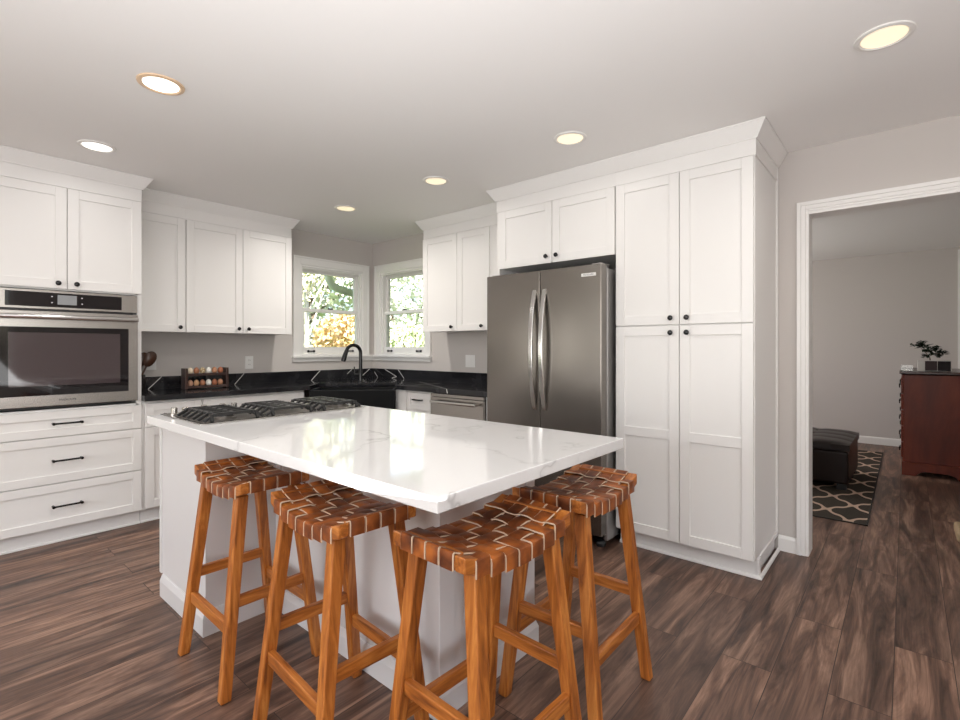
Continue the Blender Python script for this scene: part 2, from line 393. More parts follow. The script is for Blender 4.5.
# ------------------------------------------------------------------ windows (built in a local frame: wall plane y=0, room towards -y)
def make_window(name, w, z0, z1, loc, rotz, label, ext=(0, 0)):
    h = w/2
    c = MB()
    cw = .082
    for (a, cc, d) in ((0, .018, .022), (.018, .082, .016)):
        c.box(-h-cw+a, -h-cw+cc, -d, -.0005, z0, z1+cw-a); c.box(h+cw-cc, h+cw-a, -d, -.0005, z0, z1+cw-a); c.box(-h-cw+cc, h+cw-cc, -d, -.0005, z1+cw-cc, z1+cw-a)
    root = c.build(name, M_trim, None, .0015, loc=loc, rotz=rotz); tag(root, label, 'window', None, 'structure')
    f = MB()  # jamb lining and stops
    f.box(-h, -h+.022, -.004, .12, z0, z1); f.box(h-.022, h, -.004, .12, z0, z1); f.box(-h+.022, h-.022, -.004, .12, z1-.022, z1); f.box(-h+.022, h-.022, .0, .12, z0, z0+.02)
    f.box(-h+.022, -h+.036, .012, .026, z0+.02, z1-.022); f.box(h-.036, h-.022, .012, .026, z0+.02, z1-.022); f.box(-h+.036, h-.036, .012, .026, z1-.036, z1-.022)
    f.build('window_frame', M_trim, root, .001)
    s = MB(); s.box(-h-cw-.012-ext[0], h+cw+.012+ext[1], -.045, -.0005, z0-.022, z0); s.build('window_sill', M_trim, root, .003)
    s = MB(); s.box(-h-cw-(ext[0]+.011 if ext[0] else 0), h+cw+(ext[1]+.038 if ext[1] else 0), -.018, -.0005, z0-.062, z0-.0225); s.build('window_apron', M_trim, root, .002)
    i0, i1 = -h+.023, h-.023; zm = z0+.471
    def sash(nm, y0, y1, za, zb, bot, top):
        m = MB(); st = .037
        m.box(i0, i0+st, y0, y1, za, zb); m.box(i1-st, i1, y0, y1, za, zb); m.box(i0+st, i1-st, y0, y1, za, za+bot); m.box(i0+st, i1-st, y0, y1, zb-top, zb)
        o = m.build(nm, M_trim, root, .002)
        g = MB(); g.box(i0+st-.004, i1-st+.004, (y0+y1)/2-.002, (y0+y1)/2+.002, za+bot-.004, zb-top+.004); g.build('pane', M_glass, o)
        return o
    lo = sash('lower_sash', .030, .062, z0+.022, zm+.018, .066, .034)
    up = sash('upper_sash', .068, .100, zm-.018, z1-.023, .034, .045)
    for sx in (-1, 1):                                         # black sash lifts
        k = MB(); cx = sx*(h-.14); zz = z0+.045
        k.lathe([(0, -.004), (.012, -.004), (.012, .008), (.008, .013), (0, .013)], (cx-.032, .030, zz), (0, -1, 0), 12)
        k.lathe([(0, -.004), (.012, -.004), (.012, .008), (.008, .013), (0, .013)], (cx+.032, .030, zz), (0, -1, 0), 12)
        k.bar((cx-.036, .020, zz), (cx+.036, .020, zz), .012, .013)
        k.build('sash_lift', M_knob, lo)
    k = MB(); k.box(-.028, .028, .034, .058, zm+.018, zm+.026); k.bar((-.03, .046, zm+.030), (.022, .040, zm+.032), .012, .008); k.build('sash_lock', M_knob, lo, .001)
    return root
make_window('window_1', .76, 1.165, 2.095, (0, (WA['y0']+WA['y1'])/2, 0), PI/2, 'white double-hung window with autumn tree beyond, nearer the oven', (0, .005))
make_window('window_2', .76, 1.165, 2.095, ((WB['x0']+WB['x1'])/2, 0, 0), 0, 'white double-hung window partly behind the upper cabinet by the refrigerator', (.0405, 0))
# unseen window frames, added to house the fill lights
def plain_frame(name, a0, a1, z0, z1, fixed, alongx):
    b = MB(); t = .07
    for (p, q, r, s) in ((a0, a0+t, z0, z1), (a1-t, a1, z0, z1), (a0+t, a1-t, z0, z0+t), (a0+t, a1-t, z1-t, z1), ((a0+a1)/2-t/2, (a0+a1)/2+t/2, z0+t, z1-t)):
        if alongx: b.box(p, q, fixed-.03, fixed+.03, r, s)
        else: b.box(fixed-.03, fixed+.03, p, q, r, s)
    return struct(name, b, M_trim)
plain_frame('added_window_3', 1.5, 4.9, .6, 2.3, -6.69, True)
plain_frame('added_window_4', -4.9, -2.3, .6, 2.3, 8.19, False)
plain_frame('added_window_6', -6.25, -5.25, .3, 2.2, -.07, False)
plain_frame('added_window_5', 1.8, 3.4, .8, 2.1, 1.75, False)

# ------------------------------------------------------------------ cabinet parts
def shaker(name, x0, x1, z0, z1, yf, parent, st=.057, rails=(), m=None, t=.02):
    """framed door or drawer front; front face at y=yf, room towards -y"""
    m = m or M_white; b = MB(); yb = yf+t; rec = yf+.009
    b.box(x0, x0+st, yf, yb, z0, z1); b.box(x1-st, x1, yf, yb, z0, z1)
    zs = [z0]+[r for r in rails]+[z1]
    b.box(x0+st, x1-st, yf, yb, z0, z0+st); b.box(x0+st, x1-st, yf, yb, z1-st, z1)
    for r in rails: b.box(x0+st, x1-st, yf, yb, r-st/2, r+st/2)
    b.box(x0+st-.001, x1-st+.001, rec, yb-.002, z0+st-.001, z1-st+.001)
    return b.build(name, m, parent, .0016, 2)
def knob(parent, x, z, yf):
    b = MB(); b.lathe([(0, 0), (.007, 0), (.006, .010), (.013, .016), (.0155, .022), (.013, .028), (.006, .031), (0, .0315)], (x, yf, z), (0, -1, 0), 16)
    return b.build('knob', M_knob, parent)
def bar_pull(parent, xc, z, yf, w=.15):
    b = MB()
    for s in (-1, 1):
        b.lathe([(0, 0), (.007, 0), (.0055, .006), (.0055, .022), (.009, .026), (.009, .036), (0, .036)], (xc+s*w/2, yf, z), (0, -1, 0), 12)
    b.tube([(xc-w/2-.006, yf-.030, z), (xc+w/2+.006, yf-.030, z)], .006, 10)
    return b.build('handle', M_knob, parent)
def crown(parent, path, z0=2.357):
    b = MB()
    pr = [(0.0, z0), (.010, z0), (.012, z0+.006), (.052, CH-.012), (.056, CH-.010), (.056, CH-.0015), (0.0, CH-.0015)]
    b.sweep(path, pr); b.build('crown_moulding', M_white, parent)
DT = 2.266; FR = 2.357                                     # top of doors, top of frieze

# ------------------------------------------------------------------ oven tower (wall at x=0: local x = world y, local -y = world +x)
A = PI/2
TY0, TY1 = -3.256, -2.434
tw = thing('oven_cabinet', (0, TY0, 0), 'tall white cabinet housing the wall oven, three drawers below', 'cabinet', None, A)
tw_w = TY1-TY0
b = MB(); d = .575
b.box(0, .02, -d, -.003, .10, CH-.002); b.box(tw_w-.02, tw_w, -d, -.003, .10, CH-.002); b.box(.02, tw_w-.02, -.02, -.003, .10, CH-.002)
b.box(.02, tw_w-.02, -d, -.02, .10, .12); b.box(.02, tw_w-.02, -d, -.02, .835, .858); b.box(.02, tw_w-.02, -d, -.02, 1.612, 1.635); b.box(.02, tw_w-.02, -d, -.02, CH-.02, CH-.002)
b.box(.02, .034, -d, -d+.02, .12, CH-.02); b.box(tw_w-.034, tw_w-.02, -d, -d+.02, .12, CH-.02); b.box(.034, tw_w-.034, -d, -d+.02, DT-.03, CH-.02)
b.box(.034, tw_w-.034, -d, -d+.018, .12, .835); b.box(.034, tw_w-.034, -d+.002, -d+.02, 1.635, DT-.03)
b.build('body', M_white, tw, .001)
yf = -d-.021; mid = tw_w/2
d1 = shaker('door', .004, mid-.002, 1.622, DT, yf, tw); knob(d1, mid-.046, 1.655, yf)
d2 = shaker('door', mid+.002, tw_w-.004, 1.622, DT, yf, tw); knob(d2, mid+.046, 1.655, yf)
for (z0, z1, zp) in ((.685, .846, .768), (.392, .679, .535), (.108, .386, .247)):
    dr = shaker('drawer', .004, tw_w-.004, z0, z1, yf, tw, .052); bar_pull(dr, mid, zp, yf, .14)
b = MB(); b.box(0, tw_w, -.535, -.515, .001, .0995); b.box(0, tw_w, -.549, -.5355, .001, .014); b.build('toe_kick', M_white, tw, .002)
b = MB(); b.box(.0, tw_w, -d-.008, -d-.0005, DT+.006, FR); b.build('frieze', M_white, tw, .001)
crown(tw, [(0, -d-.006), (tw_w, -d-.006), (tw_w, -.375)])

ov = thing('wall_oven', (0, TY0, 0), 'stainless wall oven with black glass door and control strip', 'oven', None, A)
oy = -.580; o0, o1 = mid-.378, mid+.378
b = MB(); b.box(o0+.02, o1-.02, oy, -.06, .868, 1.602); b.build('oven_body', M_dark, ov)
b = MB(); b.box(o0-.002, o1+.002, oy-.016, oy-.0005, 1.488, 1.606); cp = b.build('control_panel', M_steelh, ov, .002)
b = MB(); b.box(mid-.29, mid+.29, oy-.0175, oy-.0162, 1.502, 1.592); b.build('control_glass', M_ovenglass, cp)
b = MB(); b.box(mid-.048, mid+.048, oy-.0190, oy-.0177, 1.520, 1.580); dsp = b.build('display', M_disp, cp)
for dx in (-.075, .075):
    for dz in (1.530, 1.568):
        b = MB(); b.box(mid+dx-.004, mid+dx+.004, oy-.0184, oy-.0177, dz-.003, dz+.003); b.build('touch_button', M_print, cp)
b = MB(); b.box(o0+.0, o1-.0, oy-.012, oy-.0005, 1.478, 1.4865); b.build('vent_gap', M_dark, ov)
b = MB(); b.box(o0-.002, o1+.002, oy-.034, oy-.001, .882, 1.474); odr = b.build('oven_door', M_steelh, ov, .003)
b = MB(); b.box(mid-.325, mid+.325, oy-.0360, oy-.0342, .950, 1.375); b.build('door_glass', M_ovenglass, odr)
b = MB(); b.box(mid-.277, mid+.277, oy-.0375, oy-.0362, 1.010, 1.340); b.build('viewing_window', M_ovenwin, odr)
b = MB(); hz = 1.437
b.tube([(mid-.372, oy-.072, hz), (mid+.372, oy-.072, hz)], .0145, 14)
for s in (-1, 1): b.box(mid+s*.345-.014, mid+s*.345+.014, oy-.070, oy-.033, hz-.012, hz+.012)
b.build('handle', M_steel2, odr, .002)
text('brand_lettering', 'FRIGIDAIRE', .017, odr, M_badgetext, (mid, oy-.0345, .917), (PI/2, 0, 0))

# ------------------------------------------------------------------ upper cabinets on the window-side wall
def upper(name, loc, rotz, w, doors, label, crown_path, zb=1.372, d=.305):
    t = thing(name, loc, label, 'cabinet', 'white upper cabinets', rotz)
    b = MB(); b.box(0, w, -d, -.003, zb, CH-.002); b.build('body', M_white, t, .001)
    yf = -d-.021
    for (x0, x1, kx) in doors:
        dd = shaker('door', x0, x1, zb-.002, DT, yf, t); knob(dd, kx, zb+.036, yf)
    b = MB(); b.box(0, w+.0006, -d-.008, -d-.0005, DT+.006, FR); b.build('frieze', M_white, t)
    if crown_path: crown(t, crown_path(d+.006), FR)
    return t
upper('upper_cabinet', (0, -2.432, 0), A, .368, [(.003, .364, .322)], 'single-door white upper cabinet tucked against the oven tower',
      lambda d: [(0, -d), (.3685, -d)])
upper('upper_cabinet', (0, -2.063, 0), A, .895, [(.002, .443, .405), (.447, .892, .487)], 'two-door white upper cabinet beside the autumn-tree window',
      lambda d: [(-.0003, -d), (.895, -d), (.895, -.004)])
upper('upper_cabinet', (1.194, 0, 0), 0, 1.104, [(.003, .444, .39), (.449, .815, .745)], 'two-door white upper cabinet between window and refrigerator',
      lambda d: [(0, -.004), (0, -d), (1.104, -d)], zb=1.397)

# ------------------------------------------------------------------ base cabinets
def base(name, loc, rotz, w, label, zt=.868, d=.575):
    t = thing(name, loc, label, 'cabinet', 'white base cabinets', rotz)
    b = MB(); b.box(0, w, -d, -.003, .10, zt); b.build('body', M_white, t, .001)
    b = MB(); b.box(0, w, -.535, -.515, .001, .0995); b.box(0, w, -.549, -.5355, .001, .014); b.build('toe_kick', M_white, t, .002)
    return t
yf = -.596
t = base('base_cabinet', (0, -2.432, 0), A, .390, 'white base cabinet with drawer and door next to the oven tower')
dr = shaker('drawer', .016, .386, .685, .850, yf, t, .052)
dd = shaker('door', .016, .386, .108, .679, yf, t); knob(dd, .357, .64, yf)
bar_pull(dr, .20, .768, yf, .13)
t = base('base_cabinet', (0, -2.040, 0), A, .845, 'white base cabinet behind the cooktop, below the black counter')
dr = shaker('drawer', .004, .841, .685, .850, yf, t, .052); bar_pull(dr, .42, .768, yf, .14)
for (x0, x1, kx) in ((.004, .421, .39), (.425, .841, .455)):
    dd = shaker('door', x0, x1, .108, .679, yf, t); knob(dd, kx, .64, yf)
t = base('base_cabinet', (1.128, 0, 0), 0, .462, 'narrow white drawer cabinet between sink and dishwasher')
b = MB(); b.box(.0, .150, yf, -.576, .108, .862); b.build('filler_panel', M_white, t, .001)
dr = shaker('drawer', .155, .459, .700, .852, yf, t, .045); 
b = MB()                                                   # cup-style black pull
b.tube([(.247, yf-.020, .790), (.367, yf-.020, .790)], .0065, 10)
for x in (.254, .360): b.box(x-.006, x+.006, yf-.020, yf-.0005, .784, .796)
b.build('handle', M_knob, dr)
for z0, z1 in ((.405, .694), (.108, .399)):
    q = shaker('drawer', .155, .459, z0, z1, yf, t, .045); bar_pull(q, .307, (z0+z1)/2, yf, .11)
# diagonal sink cabinet
sk = thing('sink_cabinet', (0, 0, 0), 'diagonal white corner cabinet under the black sink', 'cabinet', 'white base cabinets', PI/4)
b = MB(); b.box(-.37, .37, -1.262, -.97, .10, .615); b.build('body', M_white, sk, .001)
for (x0, x1, kx) in ((-.366, -.002, -.035), (.002, .366, .035)):
    q = shaker('door', x0, x1, .108, .612, -1.284, sk); knob(q, kx, .57, -1.284)
b = MB(); b.box(-.37, .37, -1.222, -1.20, .001, .0995); b.build('toe_kick', M_white, sk, .002)
sink = thing('farmhouse_sink', (0, 0, 0), 'black apron-front corner sink below the faucet', 'sink', None, PI/4)
b = MB(); sz = .868
b.box(-.373, .373, -1.31, -1.272, .622, sz); 
b.box(-.373, .373, -.985, -.955, .622, sz); b.box(-.373, -.345, -1.272, -.985, .622, sz); b.box(.345, .373, -1.272, -.985, .622, sz); b.box(-.345, .345, -1.272, -.985, .622, .645)
b.build('basin', M_sink, sink, .006, 3)
b = MB(); b.lathe([(0, 0), (.042, 0), (.045, .003), (.03, .004), (0, .002)], (0, -1.13, .6455), (0, 0, 1), 18); b.build('drain', M_steel2, sink)

# countertop
def w45(x, y): return ((x-y)*math.sqrt(.5), (x+y)*math.sqrt(.5))
n0, n1 = w45(-.375, -.952), w45(.375, -.952)
e0, e1 = w45(-.375, -1.287), w45(.375, -1.287)
ct = MB(); poly = [(.003, -2.431), (.637, -2.431), (.637, e0[1]-.01), e0, n0, n1, e1, (e1[0]+.01, -.637), (2.293, -.637), (2.293, -.003), (.003, -.003)]
ct.prism(poly, .870, .910, 0)
def vein_flat(b, pts, w, z):
    for p, q in zip(pts[:-1], pts[1:]):
        p = Vector(p); q = Vector(q); d = (q-p).normalized(); a = Vector((-d.y, d.x))*w/2
        b.add([(*(p-a), z), (*(q-a), z), (*(q+a), z), (*(p+a), z)], [(0, 1, 2, 3)], 1)
counter = thing('worktop', (0, 0, 0), 'black stone worktop with white veins, wrapping the window corner', 'worktop')
ct.build('slab', M_black, counter, .003)
v = MB(); vein_flat(v, [(1.02, -.20), (1.10, -.26), (1.21, -.30), (1.29, -.36), (1.50, -.47), (1.62, -.53), (1.82, -.636)], .006, .9103)
v.add([(1.817, -.6385, .908), (1.826, -.6385, .908), (1.834, -.6385, .874), (1.826, -.6385, .874)], [(0, 1, 2, 3)], 1)
vein_flat(v, [(1.30, -.20), (1.34, -.32), (1.31, -.46), (1.36, -.635)], .005, .9103)
v.build('veining', [M_black, M_vein], counter)
bs = MB(); bs.box(.003, .022, -2.431, -.003, .9105, 1.010); bs.box(.022, 2.293, -.022, -.003, .9105, 1.010)
def splash_vein(b, wall, p, q, w=.006):
    (a0, z0), (a1, z1) = p, q; d = Vector((a1-a0, z1-z0)).normalized(); n = Vector((-d.y, d.x))*w/2
    pts = [(a0-n.x, z0-n.y), (a1-n.x, z1-n.y), (a1+n.x, z1+n.y), (a0+n.x, z0+n.y)]
    b.add([((.0224, a, z) if wall == 'A' else (a, -.0224, z)) for a, z in pts], [(0, 1, 2, 3)], 1)
for p, q in (((-2.145, 1.008), (-2.24, .912)), ((-1.475, 1.008), (-1.56, .912)), ((-.69, 1.008), (-.79, .912)), ((-.06, 1.005), (-.17, .925)), ((-.30, 1.005), (-.36, .96))): splash_vein(bs, 'A', p, q)
for p, q in (((.25, 1.005), (.45, .93)), ((.45, .93), (.37, .912)), ((.475, 1.008), (.575, .915)), ((.06, .97), (.12, .912))): splash_vein(bs, 'B', p, q)
bs.build('backsplash', [M_black, M_vein], counter, .001)

# faucet
fa = thing('faucet', (.6, -.6, .910), 'matte black gooseneck faucet at the corner sink', 'faucet')
b = MB(); b.lathe([(0, .0005), (.028, .0005), (.028, .006), (.022, .012), (.020, .05), (.018, .11), (.0145, .12), (0, .12)], n=20); b.build('base', M_knob, fa)
sp = [(0, 0, .10), (0, 0, .20), (0, 0, .285)]
R = .076; dv = Vector((-.03, -.20, 0)).normalized()
for k in range(1, 13):
    a = PI*k/12*.93; c = dv*(R-R*math.cos(a)); sp.append((c.x, c.y, .285+R*math.sin(a)))
b = MB(); b.tube(sp, .0168, 14); b.build('spout', M_knob, fa)
e = Vector(sp[-1]); dd_ = (e-Vector(sp[-2])).normalized()
b = MB(); b.tube([e-dd_*.005, e+dd_*.02, e+dd_*.085, e+dd_*.10], [.018, .021, .023, .021], 14); b.build('spray_head', M_knob, fa)
side = Vector((-.758, -.652, 0))
b = MB(); b.tube([side*.015+Vector((0, 0, .075)), side*.065+Vector((0, 0, .078))], .011, 12); b.tube([side*.055+Vector((0, 0, .075)), side*.062+Vector((0, 0, .150))], [.008, .006], 10); b.build('lever_handle', M_knob, fa)

# dishwasher
dw = thing('dishwasher', (1.592, 0, 0), 'stainless dishwasher under the black worktop beside the refrigerator', 'dishwasher')
b = MB(); b.box(.003, .597, -.570, -.02, .10, .864); b.build('tub', M_dark, dw)
b = MB(); b.box(.004, .596, -.604, -.5705, .115, .832); dwd = b.build('door', M_steelh, dw, .004)
b = MB(); b.box(.004, .596, -.602, -.5705, .835, .862); b.build('control_strip', M_steelh, dw, .002)
b = MB(); b.tube([(.05, -.648, .797), (.55, -.648, .797)], .013, 12)
for x in (.075, .525): b.box(x-.012, x+.012, -.646, -.603, .787, .807)
b.build('handle', M_steel2, dwd, .002)
b = MB(); b.box(.004, .596, -.55, -.53, .004, .0995); b.build('toe_plate', M_dark, dw)

# ------------------------------------------------------------------ refrigerator, its surround and the pantry
fc = thing('refrigerator_cabinet', (0, 0, 0), 'two-door white cabinet above the refrigerator with a side panel', 'cabinet')
d = .575; FX0, FX1 = 2.300, 3.270
b = MB(); b.box(FX0, FX0+.022, -d, -.003, .002, CH-.002); b.build('side_panel', M_white, fc, .001)
b = MB(); b.box(FX0+.0225, FX1, -d, -.003, 1.842, CH-.002); b.build('body', M_white, fc, .001)
b = MB(); b.box(2.1945, FX0-.0005, -d-.004, -.024, .10, .8685); b.build('filler_panel', M_white, fc, .001)
yf = -d-.021
q = shaker('door', 2.338, 2.800, 1.838, DT, yf, fc); knob(q, 2.762, 1.884, yf)
q = shaker('door', 2.805, 3.267, 1.838, DT, yf, fc); knob(q, 2.845, 1.884, yf)
b = MB(); b.box(FX0, FX1, -d-.008, -d-.0005, DT+.006, FR); b.build('frieze', M_white, fc)
crown(fc, [(FX0, -.375), (FX0, -d-.006), (FX1+.0004, -d-.006)])
pa = thing('pantry_cabinet', (0, 0, 0), 'tall white four-door pantry cabinet between refrigerator and doorway', 'cabinet')
PX0, PX1 = 3.272, 4.056
b = MB(); b.box(PX0, PX1-.012, -d, -.003, .105, CH-.002); b.build('body', M_white, pa, .001)
b = MB(); b.box(PX1-.0115, PX1, -d-.002, -.022, .112, CH-.002); b.box(PX1-.0115, PX1+.010, -.0215, -.003, .112, CH-.085); b.build('end_panel', M_white, pa, .001)
pm = 3.668
q = shaker('door', PX0+.004, pm-.002, 1.383, DT, yf, pa); knob(q, pm-.046, 1.421, yf)
q = shaker('door', pm+.002, PX1-.004, 1.383, DT, yf, pa); knob(q, pm+.046, 1.421, yf)
q = shaker('door', PX0+.004, pm-.002, .114, 1.376, yf, pa, rails=(.733,)); knob(q, pm-.046, 1.335, yf)
q = shaker('door', pm+.002, PX1-.004, .114, 1.376, yf, pa, rails=(.733,)); knob(q, pm+.046, 1.335, yf)
b = MB(); b.box(PX0-.0016, PX1+.006, -d-.008, -d-.0025, DT+.006, FR); b.box(PX1+.0005, PX1+.006, -d-.0025, -.004, DT+.006, FR); b.build('frieze', M_white, pa)
crown(pa, [(PX0-.0012, -d-.006), (PX1+.004, -d-.006), (PX1+.004, -.004)])
b = MB()
b.box(PX0, PX1-.004, -.52, -.50, .001, .1045)
b.box(PX1-.025, PX1-.010, -.4995, -.004, .001, .1045)
b.box(PX1-.0095, PX1+.008, -.52, -.475, .001, .1045); b.box(PX1-.0095, PX1+.008, -.4745, -.004, .088, .1115)
b.sweep([(PX0, -.5205), (PX1+.009, -.5205), (PX1+.009, -.004)], [(0, .001), (.014, .001), (.013, .010), (.006, .018), (0, .019)])
b.build('plinth', M_white, pa, .0015)

fr = thing('refrigerator', (0, 0, 0), 'stainless french-door refrigerator beside the tall white pantry', 'refrigerator')
RX0, RX1 = 2.338, 3.250; rm = 2.801
b = MB(); b.box(RX0+.006, RX1-.002, -.655, -.045, .035, 1.745); b.build('body', M_grey, fr, .004)
b = MB(); b.box(RX0+.012, RX1-.010, -.668, -.6555, .08, 1.735); b.build('gasket', M_gasket, fr)
def rdoor(nm, x0, x1, z0, z1):
    m = MB(); n = 12; w = x1-x0; pts = []
    for k in range(n+1):
        t = k/n; pts.append((x0+w*t, -.742-.004*math.sin(PI*t)))
    m.prism([(x1, -.6685), (x0, -.6685)]+pts, z0, z1); return m.build(nm, M_steel, fr, .004, 3)
dl = rdoor('door', RX0, rm-.003, .655, 1.764); dr_ = rdoor('door', rm+.003, RX1, .655, 1.764)
fz = rdoor('freezer_drawer', RX0, RX1, .085, .648)
def bow_handle(parent, x, z0, z1):
    m = MB(); n = 18; pr = []
    for k in range(n+1):
        t = k/n; z = z0+(z1-z0)*t; o = -.752-.052*math.sin(PI*t)**.8; pr.append((o, z))
    vs = []; hw = .0155
    for (o, z) in pr: vs += [(x-hw, o, z), (x+hw, o, z), (x+hw, o+.016, z), (x-hw, o+.016, z)]
    fs = [(k*4+j, k*4+(j+1) % 4, (k+1)*4+(j+1) % 4, (k+1)*4+j) for k in range(n) for j in range(4)]+[(3, 2, 1, 0), tuple(n*4+j for j in range(4))]
    m.add(vs, fs, 0, True)
    for z in (z0+.012, z1-.012): m.box(x-hw+.002, x+hw-.002, -.752, -.743, z-.014, z+.014)
    return m.build('handle', M_steel2, parent, .003, 2, angle=30)
bow_handle(dl, rm-.040, .83, 1.635); bow_handle(dr_, rm+.040, .83, 1.635)
m = MB(); m.tube([(RX0+.12, -.795, .585), (RX1-.12, -.795, .585)], .014, 12)
for x in (RX0+.15, RX1-.15): m.box(x-.014, x+.014, -.793, -.7445, .575, .595)
m.build('handle', M_steel2, fz, .002)
m = MB(); m.box(3.115, 3.215, -.7465, -.7425, 1.692, 1.712); bd = m.build('badge', M_badge, dr_, .001)
text('brand_lettering', 'FRIGIDAIRE', .014, bd, M_badgetext, (3.165, -.7468, 1.702), (PI/2, 0, 0))
for x in (RX0+.05, RX1-.05):
    m = MB(); m.box(x-.035, x+.035, -.70, -.60, 1.766, 1.777); m.box(x-.03, x+.03, -.66, -.60, 1.7455, 1.766); m.build('hinge_cover', M_grey, fr, .004)
m = MB(); m.box(RX0+.02, RX1-.02, -.655, -.635, .036, .078); m.build('grille', M_dark, fr, .002)
for x in (RX0+.07, RX1-.045):
    for y in (-.66, -.12):
        m = MB(); m.lathe([(0, .0005), (.03, .0005), (.032, .02), (.022, .034), (0, .034)], (x, y, 0), (0, 0, 1), 16); m.build('foot', M_dark, fr)

# ------------------------------------------------------------------ island
isl = thing('kitchen_island', (0, 0, 0), 'white panelled kitchen island base under the pale quartz top', 'kitchen island')
ix0, ix1, ix2 = 1.812, 2.360, 3.478; iy0, iy1, iy2 = -2.672, -2.352, -1.80
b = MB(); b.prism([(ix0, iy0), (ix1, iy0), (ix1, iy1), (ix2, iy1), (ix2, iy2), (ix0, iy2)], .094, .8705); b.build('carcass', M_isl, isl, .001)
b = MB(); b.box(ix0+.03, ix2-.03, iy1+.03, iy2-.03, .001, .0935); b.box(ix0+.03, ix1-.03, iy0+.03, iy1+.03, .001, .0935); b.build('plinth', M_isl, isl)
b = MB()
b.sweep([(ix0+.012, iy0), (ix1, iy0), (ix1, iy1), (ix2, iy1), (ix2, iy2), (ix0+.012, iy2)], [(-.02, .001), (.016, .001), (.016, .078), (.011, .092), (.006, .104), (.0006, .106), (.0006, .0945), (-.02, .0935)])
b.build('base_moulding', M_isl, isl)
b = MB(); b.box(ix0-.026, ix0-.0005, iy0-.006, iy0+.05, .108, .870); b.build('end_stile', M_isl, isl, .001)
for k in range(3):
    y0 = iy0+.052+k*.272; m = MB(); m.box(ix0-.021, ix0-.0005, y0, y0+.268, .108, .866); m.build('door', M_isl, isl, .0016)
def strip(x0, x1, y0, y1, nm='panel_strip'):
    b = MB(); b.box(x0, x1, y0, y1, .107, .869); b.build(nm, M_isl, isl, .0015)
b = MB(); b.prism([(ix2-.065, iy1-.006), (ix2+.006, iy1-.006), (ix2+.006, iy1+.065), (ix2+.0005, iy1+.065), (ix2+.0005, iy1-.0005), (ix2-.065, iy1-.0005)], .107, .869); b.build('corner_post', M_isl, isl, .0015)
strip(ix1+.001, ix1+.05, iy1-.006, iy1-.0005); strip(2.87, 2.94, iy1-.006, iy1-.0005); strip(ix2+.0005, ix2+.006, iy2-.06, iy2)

CX0, CX1, CY0, CY1 = 1.814, 3.866, -2.742, -1.775
top = MB(); top.box(CX0, CX1, CY0, CY1, .872, .910)
tag(top.build('quartz_worktop', M_quartz, None, .003, 3), 'white quartz island top with faint grey veins, overhanging the stools', 'worktop')

# cooktop
ck = thing('gas_cooktop', (0, 0, .910), 'stainless gas cooktop with black grates set in the island end', 'cooktop')
kx0, kx1, ky0, ky1 = 1.842, 2.362, -2.692, -1.83
b = MB(); b.box(kx0, kx1, ky0, ky1, .0005, .007); b.build('tray', M_steel2, ck, .003, 3)
b = MB(); b.box(kx0+.115, kx1-.022, ky0+.02, ky1-.02, .0072, .0095); b.build('burner_well', M_burner, ck, .001)
gx0, gx1 = kx0+.168, kx1-.016
gw = (ky1-ky0-.03)/3
for k in range(3):
    g0 = ky0+.015+k*gw+.004; g1 = g0+gw-.008; m = MB(); zt = .040
    nb = 6
    for j in range(nb):
        x = gx0+.012+(gx1-gx0-.024)*j/(nb-1)
        m.bar((x, g0+.046, zt), (x, g1-.046, zt), .013, .014)
        m.bar((x, g0+.050, zt+.002), (x, g0+.002, .012), .013, .012, up=(0, 1, .3)); m.bar((x, g1-.050, zt+.002), (x, g1-.002, .012), .013, .012, up=(0, -1, .3))
    for y in (g0+.050, (g0+g1)/2, g1-.050):
        m.bar((gx0, y, zt-.001), (gx1, y, zt-.001), .013, .013)
    for y in (g0+.034, g1-.034):
        for (xa, xb) in ((gx0+.016, gx0-.006), (gx1-.016, gx1+.004)): m.bar((xa, y, zt), (xb, y, .010), .014, .014, up=(1, 0, .3))
    m.build('grate', M_iron, ck, .0015)
for (x, y, r) in ((2.02, -2.55, .040), (2.24, -2.55, .048), (2.13, -2.24, .060), (2.02, -1.93, .040), (2.24, -1.93, .048)):
    m = MB(); m.lathe([(0, .0097), (r*1.25, .0097), (r*1.2, .014), (r, .017), (r, .020), (0, .020)], (x, y, 0), (0, 0, 1), 22); bn = m.build('burner', M_burner, ck)
    m = MB(); m.lathe([(0, .0202), (r*.85, .0202), (r*.85, .026), (r*.7, .029), (0, .029)], (x, y, 0), (0, 0, 1), 22); m.build('burner_cap', M_iron, bn)
for k in range(5):
    m = MB(); m.lathe([(0, .0072), (.018, .0072), (.018, .012), (.015, .014), (.0145, .040), (.011, .043), (0, .043)], *[((1.925, -2.655, 0),), ((1.962, -2.618, 0),), ((1.93, -2.52, 0),), ((1.93, -2.43, 0),), ((1.93, -2.37, 0),)][k], (0, 0, 1), 18); m.build('knob', M_steelh, ck)

